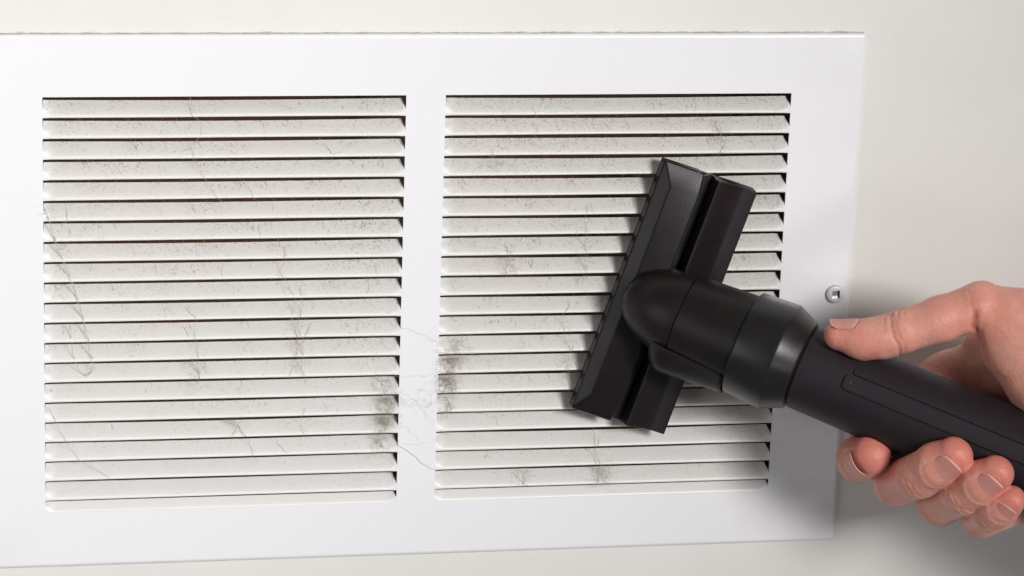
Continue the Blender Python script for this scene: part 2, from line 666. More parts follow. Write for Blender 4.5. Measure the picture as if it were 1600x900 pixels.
def tool_lathe(name, prof, mat, seg=96, auto=35, origin_a=0, bendf=None):
    V, F = lathe([(r, a) for (a, r) in prof], seg, cap0=True, cap1=True)
    W = tool(V[:, 2], V[:, 0], V[:, 1])
    return mesh_obj(name, W, F, mat, auto=auto, origin=tool(origin_a, 0, 0))


head_l, head_r = build_head()
head = empty('nozzle_head', HC)
adopt(head, head_l, head_r)

# neck: rounded dome running into a slightly flaring barrel with a fine seam
dome = [(-96.5 + 0.0, 0.6)]
for k in range(1, 17):
    an = math.pi / 2 * k / 16
    dome.append((-65 - 31 * math.cos(an), 21.7 * math.sin(an) ** 0.92))
neck_dome = tool_lathe('neck_dome', dome + [(-63.9, 21.6), (-63.5, 20.9), (-62.5, 20.8)], M_neck, origin_a=-65)
barrel = [(-64, 20.2), (-63.6, 21.6), (-63.1, 22.1), (-55, 22.7), (-40, 23.7), (-31.5, 24.2), (-31, 23.5), (-27, 23.4)]
neck_barrel = tool_lathe('neck_barrel', barrel, M_neck, origin_a=-50)


def lower_shell():
    # saddle under the barrel, bulging below it and dying into the collar
    V, F = [], []
    na, nt = 26, 30
    for i in range(na):
        t = i / (na - 1)
        a = -74.5 + 42.5 * t ** 1.25
        rise = math.sqrt(max(0.0, 1 - (1 - min(1, t / 0.3)) ** 2))
        drop = (14.0 + 15.6 * rise) - 2.6 * max(0, t - 0.3) / 0.7      # depth below the axis
        rb_ = 21.8 + 2.2 * t
        for j in range(nt):
            q = j / (nt - 1)
            th = math.radians(196 + 122 * q)
            ed = min(1.0, min(q, 1 - q) / 0.3)
            R_ = (rb_ - 0.5) * min(1, 0.6 + 0.4 * rise) + (drop - rb_) * (ed * ed * (3 - 2 * ed)) * (0.35 + 0.65 * abs(math.sin(th)))
            R_ = min(R_, max(drop, 8))
            V.append(tool(a, R_ * math.cos(th), R_ * math.sin(th)))
    for i in range(na - 1):
        for j in range(nt - 1):
            q = i * nt + j
            F.append((q, q + 1, q + nt + 1, q + nt))
    o = mesh_obj('lower_shell', V, F, M_neck, auto=60, origin=tool(-52, 0, -24))
    md = o.modifiers.new('solid', 'SOLIDIFY'); md.thickness = 1.2 * S; md.offset = -1
    return o


shell = lower_shell()
neck = empty('neck', tool(-60, 0, 0))
adopt(neck, neck_dome, neck_barrel, shell)
collar_prof = [(-31.5, 22.0), (-31.4, 25.6), (-30.8, 26.3), (-29, 26.5), (-12.2, 27.6), (-11.0, 27.5), (-10.2, 27.0), (-1.2, 22.9), (-0.3, 22.2), (0, 21.3), (0.1, 19)]
collar = tool_lathe('collar', collar_prof, M_collar, auto=24, origin_a=-15)
RT = 21.2


def rt(a):
    return RT + 0.010 * a


tube_prof = [(-2, 20.0), (0.5, 20.4), (1.2, RT)] + [(a, rt(a)) for a in np.linspace(6, 330, 28)] + [(331, rt(330) - 1.5), (331, rt(330) - 3), (300, rt(330) - 3)]
tube = tool_lathe('handle_tube', tube_prof[:-1], M_tube, auto=30, origin_a=0)


def strip(name, a0, a1, th_c, half, lift, mat, round_end=True, floor=-0.6):
    """raised pad lying on the tube; th measured from B towards L, half in units of arc"""
    V, F = [], []
    na, nt = 60, 9
    A_, T_ = [], []
    for i in range(na):
        s = i / (na - 1)
        a = a0 + (a1 - a0) * s ** 2.2
        hw = half
        if round_end:
            q = min(1.0, (a - a0) / (half * 0.75))
            hw = half * (0.55 + 0.45 * math.sqrt(max(0, 1 - (1 - q) ** 2)))
        row = []
        for j in range(nt):
            x = -1 + 2 * j / (nt - 1)
            row.append((a, th_c + math.radians(math.degrees(x * hw / RT)), x))
        A_.append(row)
    for lift_ in (lift, floor):
        for i in range(na):
            for j in range(nt):
                a, th, x = A_[i][j]
                R_ = rt(a) + lift_
                V.append(tool(a, R_ * math.cos(th), R_ * math.sin(th)))
    n = na * nt
    for i in range(na - 1):
        for j in range(nt - 1):
            q = i * nt + j
            F.append((q, q + nt, q + nt + 1, q + 1))
    for i in range(na - 1):
        F.append((i * nt, n + i * nt, n + (i + 1) * nt, (i + 1) * nt))
        q = i * nt + nt - 1
        F.append((q, q + nt, n + q + nt, n + q))
    for j in range(nt - 1):
        F.append((j, j + 1, n + j + 1, n + j))
    o = mesh_obj(name, V, F, mat, auto=40, origin=tool(a0, rt(a0) * math.cos(th_c), rt(a0) * math.sin(th_c)))
    bevel(o, 0.35, 2, 40)
    return o


# grip pad on the side facing the room: lower band + upper rib divided by a groove
pad_low = strip('grip_pad', 24.6, 326, math.radians(14.8), 3.6, 1.5, M_tube, floor=0.5)
pad_core = strip('pad_core', 25.6, 325, math.radians(14.8), 2.8, 0.6, M_tube)
pad_rib = strip('grip_rib', 27.5, 326, math.radians(30.5), 1.35, 1.0, M_tube, floor=0.4)
rib_core = strip('rib_core', 28.2, 325, math.radians(30.5), 0.8, 0.5, M_tube)
slider = strip('air_slider', 38, 120, math.radians(-97), 7.0, 1.9, M_head)
def scratch(pts):
    V = []
    for (a, th) in pts:
        R_ = rt(a) + 1.55
        for dth in (-0.006, 0.006):
            V.append(tool(a, R_ * math.cos(th + dth), R_ * math.sin(th + dth)))
    F = [(2 * i, 2 * i + 1, 2 * i + 3, 2 * i + 2) for i in range(len(pts) - 1)]
    return mesh_obj('scratch', V, F, M_scratch, origin=V[0])


scr = [scratch([(27.9, 0.235), (28.2, 0.28), (28.3, 0.33)])]
adopt(tube, *scr, pad_low, pad_core, pad_rib, rib_core, slider)
adopt(vac, head, neck, collar, tube)
tag(vac, 'black plastic vacuum cleaner nozzle and handle pressed against the louvers', 'vacuum tool')

# ---------------------------------------------------------------- hand (signed distance field, one continuous skin)
VX = 0.6
LO = np.array([2.0, -82.0, -66.0]); HI = np.array([262.0, 52.0, 110.0])
NG = np.ceil((HI - LO) / VX).astype(int) + 1
FIELD = np.full(NG, 30.0, np.float32)
AXES = [LO[k] + VX * np.arange(NG[k]) for k in range(3)]


def box_slice(lo, hi):
    i0 = np.clip(np.floor((np.array(lo) - LO) / VX).astype(int), 0, NG - 1)
    i1 = np.clip(np.ceil((np.array(hi) - LO) / VX).astype(int) + 1, 1, NG)
    sl = tuple(slice(i0[k], i1[k]) for k in range(3))
    g = [AXES[k][sl[k]].astype(np.float32) for k in range(3)]
    return sl, (g[0][:, None, None], g[1][None, :, None], g[2][None, None, :])


def smin(a, b, k):
    k = np.maximum(k, 1e-4)
    h = np.clip(0.5 + 0.5 * (b - a) / k, 0, 1)
    return b + (a - b) * h - k * h * (1 - h)


def cone_sdf(G, p, q, r1, r2, flat=None):
    d = q - p
    L2 = float(d @ d)
    x, y, z = G[0] - p[0], G[1] - p[1], G[2] - p[2]
    t = np.clip((x * d[0] + y * d[1] + z * d[2]) / L2, 0, 1)
    x, y, z = x - t * d[0], y - t * d[1], z - t * d[2]
    if flat is not None:                       # (direction, factor): squash the section along a direction
        n, fct = flat
        s = (x * n[0] + y * n[1] + z * n[2]) * (1 / fct - 1)
        x, y, z = x + s * n[0], y + s * n[1], z + s * n[2]
    return (np.sqrt(x * x + y * y + z * z) - (r1 + (r2 - r1) * t)).astype(np.float32)


class Limb:
    """chain of tapered capsules, smooth inside the chain"""
    def __init__(self, pts, k=3.0, flat=None):
        self.p = [np.array(q[:3], float) for q in pts]
        self.r = [q[3] for q in pts]
        self.k = k
        self.flat = flat

    def bounds(self, pad):
        lo = np.min([p - r for p, r in zip(self.p, self.r)], 0) - pad
        hi = np.max([p + r for p, r in zip(self.p, self.r)], 0) + pad
        return lo, hi

    def sdf(self, G):
        d = None
        for i in range(len(self.p) - 1):
            e = cone_sdf(G, self.p[i], self.p[i + 1], self.r[i], self.r[i + 1], self.flat)
            d = e if d is None else smin(d, e, self.k)
        return d


def merge(limb, k, pad=14):
    sl, G = box_slice(*limb.bounds(pad))
    FIELD[sl] = smin(FIELD[sl], limb.sdf(G), k)


def px(px_, py_, b, r):
    return tuple(hpx(px_, py_, b)) + (r,)


# palm side behind the tube
MCP2, MCP3, MCP4, MCP5 = (64, -41, 13.5), (92, -43, -4), (112, -42, -14), (130, -38, -22)
WR = hpx(1800, 612, -30)
palm = [
    Limb([MCP2 + (12.5,), tuple(WR + np.array([-8, -2, 8])) + (17,)], 6),
    Limb([MCP3 + (13,), tuple(WR + np.array([-6, 0, -2])) + (17,)], 6),
    Limb([MCP4 + (12.5,), tuple(WR + np.array([-2, 2, -12])) + (17,)], 6),
    Limb([MCP5 + (11.5,), tuple(WR + np.array([2, 4, -20])) + (16,)], 6),
    Limb([tuple(WR) + (30,), px(1930, 672, -30, 31), px(2060, 735, -30, 36)], 8),
]
for q in palm:
    merge(q, 8)
# thumb metacarpal and thenar mass
merge(Limb([px(1533, 481, 4, 12.6), px(1600, 520, -3, 20), px(1690, 570, -20, 26), tuple(WR) + (29,)], 8), 7)
merge(Limb([px(1590, 545, -3, 17), px(1640, 590, -8, 20), px(1720, 625, -20, 24)], 8), 6)
# web between thumb and index
merge(Limb([px(1528, 535, -22, 7), px(1590, 575, -30, 11)], 6), 9)
merge(Limb([px(1488, 572, -38, 8), px(1545, 545, -22, 7)], 6), 7)

FING = {}
FING['index'] = [MCP2 + (12.4,), (45, -36, -24, 11.6), px(1343, 718, -7, 10.9), px(1352, 714, 3, 10.8), px(1361, 710.5, 9.5, 9.9)]
FING['middle'] = [MCP3 + (12.6,), px(1403, 753, -5, 11.6), px(1437, 743, 18.5, 10.6), px(1464, 727, 25.5, 10.8), px(1490, 713, 29, 9.3)]
FING['ring'] = [MCP4 + (12,), px(1470, 784, -4, 11.2), px(1508, 770, 19, 10.3), px(1533, 754, 26, 10.3), px(1556, 740, 29, 8.7)]
FING['pinky'] = [MCP5 + (10.5,), px(1533, 810, 0, 9.0), px(1550, 801, 18, 8.4), px(1566, 791, 24, 8.3), px(1580, 781, 26.5, 7.0)]
limbs = {k: Limb(v, 3.5) for k, v in FING.items()}
order = ['index', 'middle', 'ring', 'pinky']
for k in order:
    lb = limbs[k]
    sl, G = box_slice(*lb.bounds(8))
    d = lb.sdf(G)
    # blend into the palm near the knuckle only, stay separate elsewhere
    mc = np.array(lb.p[0])
    near = np.exp(-(((G[0] - mc[0]) ** 2 + (G[1] - mc[1]) ** 2 + (G[2] - mc[2]) ** 2) / 18 ** 2))
    kk = (0.7 + 6.0 * near).astype(np.float32)
    FIELD[sl] = smin(FIELD[sl], d, kk)
thumb = Limb([px(1533, 481, 4, 12.6), px(1470, 499, 9, 10.9), px(1408, 518, 12, 10.3), px(1378, 527, 13, 9.9), px(1348, 530, 13.5, 9.6), px(1311, 524, 14.5, 7.3)], 3.5)
merge(thumb, 2.5)

REDS, CREASES = [], []


def local_frame(p0, p1, up):
    ax = p1 - p0
    ln = np.linalg.norm(ax)
    ax = ax / ln
    up = up - ax * (up @ ax)
    up /= np.linalg.norm(up)
    return ax, up, np.cross(ax, up), ln


def crease(c, ax, up, rad, depth, width, cone=0.2, wob=0.5, seed=0):
    """wrinkle: shallow groove across the finger where the outward direction is within the cone around up"""
    sl, G = box_slice(c - rad * 2, c + rad * 2)
    x, y, z = G[0] - c[0], G[1] - c[1], G[2] - c[2]
    s = x * ax[0] + y * ax[1] + z * ax[2]
    sd = np.cross(ax, up)
    q = x * sd[0] + y * sd[1] + z * sd[2]
    u = x * up[0] + y * up[1] + z * up[2]
    rr = np.sqrt(q * q + u * u) + 1e-6
    s = s + wob * np.sin(q * 0.55 + seed) + 0.4 * wob * np.sin(q * 1.3 + seed * 2.1)
    m_ = sstep(cone, cone + 0.35, u / rr) * (rr < rad * 1.7)
    FIELD[sl] += (1.1 * depth * np.exp(-(s / width) ** 2) * m_).astype(np.float32)
    CREASES.append((c, ax, up, sd, rad, width, cone, wob, seed, depth))


tube_c = lambda p: np.array([p[0], 0, 0])
NAILS = []
rad_dir = lambda p: (p - tube_c(p)) / np.linalg.norm(p - tube_c(p))
# dorsal direction of each finger's tip: away from the tube, turned a little where the photo shows it
DORS = {'index': np.array([-0.3, 0.93, -0.42]), 'middle': None, 'ring': None, 'pinky': None}
for k in order:
    p = limbs[k].p
    r = limbs[k].r
    dip, tip = p[2], p[4]
    up0 = DORS[k] if DORS[k] is not None else rad_dir((dip + tip) / 2)
    ax, up, sd, ln = local_frame(dip, tip, up0)
    NAILS.append((k, dip, ax, up, sd, ln, r[3], {'index': (0.28, 1.14), 'middle': (0.42, 1.24), 'ring': (0.42, 1.24), 'pinky': (0.40, 1.24)}[k]))
    REDS.append((tip + ax * 3, r[4] * 1.9, 1.0))
    # wrinkles over the end joint
    for j, (off, dp) in enumerate(((-3.4, 0.2), (-1.3, 0.42), (0.9, 0.36), (2.9, 0.16))):
        crease(dip + ax * off, ax, up, r[2], dp, 0.75, 0.25, 0.5, j * 1.7 + len(k))
    REDS.append((dip + up * r[2], r[2] * 0.8, 0.35))
    pip = p[1]
    ax2, up2, sd2, ln2 = local_frame(pip, dip, rad_dir((pip + dip) / 2))
    for j, off in enumerate((-2.5, 0.5, 3.2)):
        crease(pip + ax2 * off, ax2, up2, r[1], 0.35, 0.8, 0.25, 0.5, j * 2.3)
    REDS.append((pip + up2 * r[1], r[1] * 0.9, 0.35))
# thumb
p, r = thumb.p, thumb.r
TUP = np.array([0.05, 0.14, 0.98])
ax, up, sd, ln = local_frame(p[3], p[5], TUP)
NAILS.append(('thumb', p[3], ax, up, sd, ln, r[4], (0.50, 1.23)))
REDS.append((p[5], 13, 0.6)); REDS.append((p[4] + np.array([0, 4, -5]), 13, 0.6))
axm, upm, sdm, lnm = local_frame(p[1], p[3], TUP)
for j, (off, dp) in enumerate(((-5.0, 0.3), (-2.6, 0.65), (0.0, 0.75), (2.3, 0.5), (4.6, 0.3))):
    crease(p[2] + axm * (off + 1.0), axm, upm, r[2], dp, 0.8, 0.62, 0.5, j * 1.9)
crease(p[2] + axm * 3.2, axm, np.array([0, 0.9, -0.45]), r[2], 0.55, 0.9, 0.1, 0.5, 0.4)
crease(p[2] + axm * 0.6, axm, np.array([0, 0.8, -0.6]), r[2], 0.3, 0.8, 0.2, 0.6, 1.4)
axp, upp, sdp, lnp = local_frame(p[0], p[1], np.array([0, 0.9, -0.3]))
crease(p[0] + axp * 5.0, axp, np.array([0, 0.95, -0.3]), r[0] * 1.1, 0.3, 0.9, 0.2, 0.5, 0.3)
# fold between the thumb's base and the ball of the hand, deepest at the web
fa = np.array([0.94, 0.1, 0.30]); fa /= np.linalg.norm(fa)
crease(hpx(1527, 500, 10), fa, np.array([0.0, 0.9, -0.45]), 15, 1.3, 1.6, 0.3, 0.4, 1.0)
crease(hpx(1538, 508, 10), fa, np.array([0.0, 0.8, -0.6]), 13, 0.45, 1.1, 0.55, 0.4, 2.6)
hc = hpx(1517, 536, 4)
sl, G = box_slice(hc - 16, hc + 16)
FIELD[sl] += (4.0 * np.exp(-((G[0] - hc[0]) ** 2 + (G[1] - hc[1]) ** 2 * 0.5 + (G[2] - hc[2]) ** 2) / 5.0 ** 2)).astype(np.float32)
REDS.append((p[0] + np.array([0, 10, -4]), 14, 0.45))

# soft irregularity of the flesh
sl, G = box_slice(LO, HI)
FIELD += (0.22 * np.sin(G[0] * 0.31 + 1.0) * np.sin(G[1] * 0.37) * np.sin(G[2] * 0.29 + 0.5)).astype(np.float32)
# skin cannot enter the tube: press flat where it touches
sl, G = box_slice((LO[0], -26, -26), (HI[0], 26, 26))
tube_d = np.sqrt(G[1] ** 2 + G[2] ** 2) - (RT + 0.010 * G[0])
FIELD[sl] = np.maximum(FIELD[sl], (0.06 - tube_d).astype(np.float32))
PRE = FIELD.copy()


def sample(F_, p):
    q = (p - LO) / VX
    i = np.clip(np.floor(q).astype(int), 0, NG - 2)
    f_ = q - i
    out = 0
    for dx in (0, 1):
        for dy in (0, 1):
            for dz in (0, 1):
                wgt = (f_[..., 0] if dx else 1 - f_[..., 0]) * (f_[..., 1] if dy else 1 - f_[..., 1]) * (f_[..., 2] if dz else 1 - f_[..., 2])
                out = out + wgt * F_[i[..., 0] + dx, i[..., 1] + dy, i[..., 2] + dz]
    return out


def radius_at(c, d, rmax=20):
    rr = np.linspace(2, rmax, 120)
    pts = c + rr[:, None] * d
    s = sample(PRE, pts)
    k = np.argmax(s > 0)
    if k == 0:
        return rmax
    return rr[k - 1] + (rr[k] - rr[k - 1]) * (-s[k - 1]) / (s[k] - s[k - 1])


nail_meshes = []
for (nm, dip, ax, up, sd, ln, rr, (v0, v1)) in NAILS:
    TH = math.radians({'thumb': 48, 'index': 46}.get(nm, 42))
    s0, s1 = v0 * ln, v1 * ln
    # recess the nail bed
    c0 = dip + ax * (s0 + s1) / 2
    sl, G = box_slice(c0 - 22, c0 + 22)
    x, y, z = G[0] - dip[0], G[1] - dip[1], G[2] - dip[2]
    s = x * ax[0] + y * ax[1] + z * ax[2]
    q = x * sd[0] + y * sd[1] + z * sd[2]
    u = x * up[0] + y * up[1] + z * up[2]
    th = np.arctan2(q, u)
    cv = (1 - (th / TH) ** 2 * 0.18)
    mth = 1 - sstep(TH * 0.96, TH * 1.07, np.abs(th))
    ms = sstep(s0 - 0.3, s0 + 1.0, s + (th / TH) ** 2 * -2.6) * (1 - sstep(s1 - 0.6, s1 + 2.8, s + (th / TH) ** 2 * 2.4))
    FIELD[sl] += (0.6 * mth * ms).astype(np.float32)
    # plate
    nu, nv = 21, 23
    V, vals = [], []
    rmid = {}
    for i in range(nu):
        x_ = -1 + 2 * i / (nu - 1)
        t_ = x_ * TH
        d = math.cos(t_) * up + math.sin(t_) * sd
        ra = radius_at(dip + ax * (s0 + 0.15 * (s1 - s0)), d)
        rb = radius_at(dip + ax * (s0 + 0.50 * (s1 - s0)), d)
        ra = 0.6 * ra + 0.4 * rr; rb = 0.6 * rb + 0.4 * rr * 0.96
        for j in range(nv):
            v_ = j / (nv - 1)
            st = s0 + 2.6 * x_ * x_ + 0.8 * x_ ** 6 - 0.3
            en = s1 - 2.6 * x_ ** 6 - 2.4 * x_ * x_
            s_ = st + (en - st) * v_
            f_ = (s_ - s0) / (s1 - s0)
            rad = ra + (rb - ra) * min(f_, 0.6) / 0.35 * 0.7 - 0.9 * max(0, f_ - 0.35) ** 1.7 * (1.0 if nm != 'thumb' else 0.5)
            rad += -0.2 - 0.5 * (abs(x_) ** 4) - 0.8 * (1 - sstep(0.0, 0.16, v_))
            V.append(dip + ax * s_ + rad * d)
            vals.append(v_)
    nail_meshes.append((nm, V, vals, nu, nv))


def surface_nets(Fd, lo, h):
    nx, ny, nz = Fd.shape
    ins = Fd < 0
    cnt = np.zeros((nx - 1, ny - 1, nz - 1), np.uint8)
    corners = [(i, j, k) for i in (0, 1) for j in (0, 1) for k in (0, 1)]
    for (i, j, k) in corners:
        cnt += ins[i:nx - 1 + i, j:ny - 1 + j, k:nz - 1 + k]
    act = np.argwhere((cnt > 0) & (cnt < 8))
    ids = np.full(cnt.shape, -1, np.int32)
    ids[act[:, 0], act[:, 1], act[:, 2]] = np.arange(len(act))
    vals = {c: Fd[act[:, 0] + c[0], act[:, 1] + c[1], act[:, 2] + c[2]].astype(float) for c in corners}
    acc = np.zeros((len(act), 3)); num = np.zeros(len(act))
    for c in corners:
        for k in range(3):
            if c[k] == 0:
                c2 = list(c); c2[k] = 1; c2 = tuple(c2)
                a_, b_ = vals[c], vals[c2]
                mk = (a_ < 0) != (b_ < 0)
                t = np.where(mk, a_ / np.where(mk, a_ - b_, 1), 0)
                pt = np.tile(np.array(c, float), (len(act), 1))
                pt[:, k] = t
                acc += pt * mk[:, None]; num += mk
    Vv = (act + acc / num[:, None]) * h + lo
    Q = []
    for k in range(3):
        sh = [slice(None)] * 3; sh2 = [slice(None)] * 3
        sh[k] = slice(0, -1); sh2[k] = slice(1, None)
        a_, b_ = ins[tuple(sh)], ins[tuple(sh2)]
        e = np.argwhere(a_ != b_)
        k1, k2 = (k + 1) % 3, (k + 2) % 3
        e = e[(e[:, k1] > 0) & (e[:, k2] > 0) & (e[:, k1] < Fd.shape[k1] - 1) & (e[:, k2] < Fd.shape[k2] - 1)]
        flip = a_[e[:, 0], e[:, 1], e[:, 2]]
        def cid(d1, d2):
            q = e.copy(); q[:, k1] -= d1; q[:, k2] -= d2
            return ids[q[:, 0], q[:, 1], q[:, 2]]
        quad = np.stack([cid(1, 1), cid(0, 1), cid(0, 0), cid(1, 0)], 1)
        quad[~flip] = quad[~flip][:, ::-1]
        Q.append(quad)
    return Vv, np.vstack(Q)


FIELD[0] = FIELD[:, 0] = FIELD[:, :, 0] = 5
FIELD[-1] = FIELD[:, -1] = FIELD[:, :, -1] = 5
HV, HQ = surface_nets(FIELD, LO, VX)
HWv = tool(HV[:, 0], HV[:, 1], HV[:, 2])
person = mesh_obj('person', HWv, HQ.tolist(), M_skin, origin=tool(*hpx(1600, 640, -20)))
flush = np.zeros(len(HV))
for (c, rad, amt) in REDS:
    flush = np.maximum(flush, amt * np.exp(-((HV - c) ** 2).sum(1) / (rad * rad)))
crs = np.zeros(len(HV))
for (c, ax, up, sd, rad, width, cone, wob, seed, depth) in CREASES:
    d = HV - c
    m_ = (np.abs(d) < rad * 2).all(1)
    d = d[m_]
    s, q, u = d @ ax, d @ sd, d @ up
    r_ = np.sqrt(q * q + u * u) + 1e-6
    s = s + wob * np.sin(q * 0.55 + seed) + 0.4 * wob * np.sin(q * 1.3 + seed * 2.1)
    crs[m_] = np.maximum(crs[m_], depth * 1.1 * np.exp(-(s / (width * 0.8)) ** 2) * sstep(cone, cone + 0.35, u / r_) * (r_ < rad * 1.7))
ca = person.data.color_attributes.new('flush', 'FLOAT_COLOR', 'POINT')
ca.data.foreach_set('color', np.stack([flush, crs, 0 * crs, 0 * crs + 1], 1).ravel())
sm = person.modifiers.new('soften', 'SMOOTH'); sm.factor = 0.5; sm.iterations = 2
tag(person, 'bare right hand gripping the black vacuum handle, thumb along its top', 'person')
nails = []
for (nm, V, vals, nu, nv) in nail_meshes:
    Vw = np.array([tool(*q) for q in V])
    F = [(i * nv + j, (i + 1) * nv + j, (i + 1) * nv + j + 1, i * nv + j + 1) for i in range(nu - 1) for j in range(nv - 1)]
    o = mesh_obj('fingernail', Vw, F, M_nail, origin=Vw.mean(0))
    ca = o.data.color_attributes.new('nail', 'FLOAT_COLOR', 'POINT')
    vl = np.array(vals)
    ca.data.foreach_set('color', np.stack([vl, vl, vl, vl * 0 + 1], 1).ravel())
    md = o.modifiers.new('solid', 'SOLIDIFY'); md.thickness = 0.2 * S; md.offset = -1
    nails.append(o)
adopt(person, *nails)


# ---------------------------------------------------------------- dust and lint
class Fibres:
    def __init__(self):
        self.V, self.F = [], []

    def add(self, pts, r0, r1=None):
        r1 = r0 * 0.6 if r1 is None else r1
        pts = np.asarray(pts, float)
        n = len(pts)
        tg = np.gradient(pts, axis=0)
        tg /= np.linalg.norm(tg, axis=1)[:, None] + 1e-9
        ref = np.array([0.31, 0.77, 0.55])
        s1 = np.cross(tg, ref); s1 /= np.linalg.norm(s1, axis=1)[:, None] + 1e-9
        s2 = np.cross(tg, s1)
        b = len(self.V)
        for i in range(n):
            r = r0 + (r1 - r0) * i / (n - 1)
            for k in range(3):
                an = 2.0944 * k
                self.V.append(pts[i] + r * (math.cos(an) * s1[i] + math.sin(an) * s2[i]))
        for i in range(n - 1):
            for k in range(3):
                q, q2 = b + i * 3 + k, b + i * 3 + (k + 1) % 3
                self.F.append((q, q2, q2 + 3, q + 3))

    def obj(self, name, mat, origin=None):
        o = np.array(self.V).mean(0) if origin is None else origin
        return mesh_obj(name, self.V, self.F, mat, origin=o)


rng = np.random.default_rng(5)


def on_slat(x, z):
    """front surface depth at a grille position (x, z): y of the louver there (line of sight straight in)"""
    if 0 < x < W1:
        bank, u = 0, x
    elif XB < x < XB + W2:
        bank, u = 1, x - XB
    else:
        return 0.0
    if z > 0 or z < -H - HB:
        return 0.0
    row = min(20, int(-z / P))
    base = -(row + 1) * P if row < 20 else -H - HB
    pr = PROF[2:] if row < 20 else PROFB
    zz = z - base
    wd = (W1, W2)[bank]
    ue = min(u, wd - u)
    if zz > pr[-1][0]:
        return 1.0
    y = float(np.interp(zz, [q[0] for q in pr], [q[1] for q in pr]))
    s = float(sstep(0.0, 6.0, ue))
    return y * (s + (1 - s) * float(sstep(3.8, 5.0, zz)))


def short_fibre(bank, row, u, v, length, curl):
    wd = (W1, W2)[bank]
    n = 7
    an = rng.normal(0, 0.4) + (math.pi if rng.uniform() < 0.5 else 0)
    x, z = u, v
    pts = []
    wob = rng.normal(0, abs(curl))
    for i in range(n):
        pts.append(slat_surface(bank, row, np.clip(x, 0.3, wd - 0.3), np.clip(z, 0.15, 1.0)) + np.array([0, -0.12 - 0.35 * math.sin(math.pi * i / (n - 1)) * abs(curl), 0.05]))
        an += wob + rng.normal(0, 0.35)
        x += math.cos(an) * length / n
        z += math.sin(an) * length / n / 8.5
    return np.array(pts)


def density(x, z):
    a_ = math.sin(x * 0.071 + z * 0.31) * math.sin(x * 0.023 - z * 0.09 + 1.3)
    b_ = math.sin(x * 0.19 + z * 0.83 + 0.7) * math.sin(x * 0.047 + z * 1.7)
    return min(1.0, max(0.0, 0.5 + 0.4 * a_ + 0.35 * b_))


light, dark = Fibres(), Fibres()
made = 0
while made < 3000:
    bank = int(rng.integers(0, 2)); row = int(rng.integers(0, 20))
    wd = (W1, W2)[bank]
    u = rng.uniform(1.5, wd - 1.5)
    wgt = (1.0 if row < 6 else max(0.12, 1 - (row - 6) / 12)) * (1.0 if bank else 0.8) * (0.06 + 0.94 * density(u + bank * 170, -row * P) ** 2.2)
    if rng.uniform() > wgt:
        continue
    v = 1 - abs(rng.normal(0, 0.2))
    if v < 0.2:
        continue
    ln_ = rng.gamma(1.4, 0.6) + 0.3 + (rng.uniform() < 0.05) * rng.uniform(2, 5)
    pts = short_fibre(bank, row, u, v, ln_, rng.normal(0, 0.35))
    (dark if rng.uniform() < 0.6 else light).add(pts, rng.uniform(0.03, 0.09))
    made += 1
# pale fuzz hanging from the lips across the gaps
for i in range(330):
    bank = int(rng.integers(0, 2)); row = int(min(18, abs(rng.normal(0, 8))))
    wd = (W1, W2)[bank]
    u = rng.uniform(3, wd - 3)
    p0 = slat_surface(bank, row, u, 0.2)
    p1 = slat_surface(bank, row + 1, np.clip(u + rng.normal(0, 1.2), 1, wd - 1), rng.uniform(0.75, 1.0))
    t_ = np.linspace(0, 1, 7)[:, None]
    pts = p0 * (1 - t_) + p1 * t_ + np.array([0, -0.3, 0]) + np.array([1, 0, 0.4]) * rng.normal(0, 0.5) * np.sin(math.pi * t_)
    light.add(pts, rng.uniform(0.03, 0.07))
# crumbs and fuzz along the top rim of the grille
for i in range(260):
    x = rng.uniform(X0 + 3, X1 - 3)
    z = Z1 + 0.1
    L_ = rng.gamma(2, 1.2) + 0.5
    an = rng.normal(0, 0.5) + (math.pi if rng.uniform() < 0.5 else 0)
    pts = [(x + math.cos(an) * L_ * t, 1.2 - rng.uniform(0, 1.2) * t, z + 0.15 + abs(math.sin(an)) * L_ * t * 0.25 + 0.2 * math.sin(3 * t)) for t in np.linspace(0, 1, 6)]
    (dark if rng.uniform() < 0.15 else light).add(pts, rng.uniform(0.05, 0.1))
dust_a = dark.obj('dust_fuzz', M_dustm)
tag(dust_a, 'fine grey brown dust fuzz clinging to the louvers', 'dust', kind='stuff')
dust_b = light.obj('pale_dust_fuzz', M_dust)
tag(dust_b, 'pale beige dust fibres scattered over the louvers', 'dust', kind='stuff')


def strand(fb, path, r, lift=0.4, jitter=0.6, n=40):
    """hair laid over the grille face along photo pixels"""
    pt = [unproj(x, y, 0.0) for (x, y) in path]
    t = np.linspace(0, len(pt) - 1, n)
    X = np.interp(t, range(len(pt)), [q[0] for q in pt])
    Z = np.interp(t, range(len(pt)), [q[2] for q in pt])
    k = np.array([0.25, 0.5, 0.25])
    for _ in range(3):
        X[1:-1] = np.convolve(X, k, 'valid'); Z[1:-1] = np.convolve(Z, k, 'valid')
    ph = rng.uniform(0, 6, 4)
    X = X + jitter * (np.sin(t * 3.1 + ph[0]) * 0.6 + np.sin(t * 7.3 + ph[1]) * 0.4)
    Z = Z + jitter * 0.6 * (np.sin(t * 2.7 + ph[2]) * 0.6 + np.sin(t * 8.1 + ph[3]) * 0.4)
    Y = np.array([min(on_slat(x, z), 2.5) for x, z in zip(X, Z)])
    for _ in range(4):
        Y[1:-1] = np.minimum(Y[1:-1], np.convolve(Y, k, 'valid'))
    fb.add(np.stack([X, Y - lift, Z], 1), r, r * 0.8)


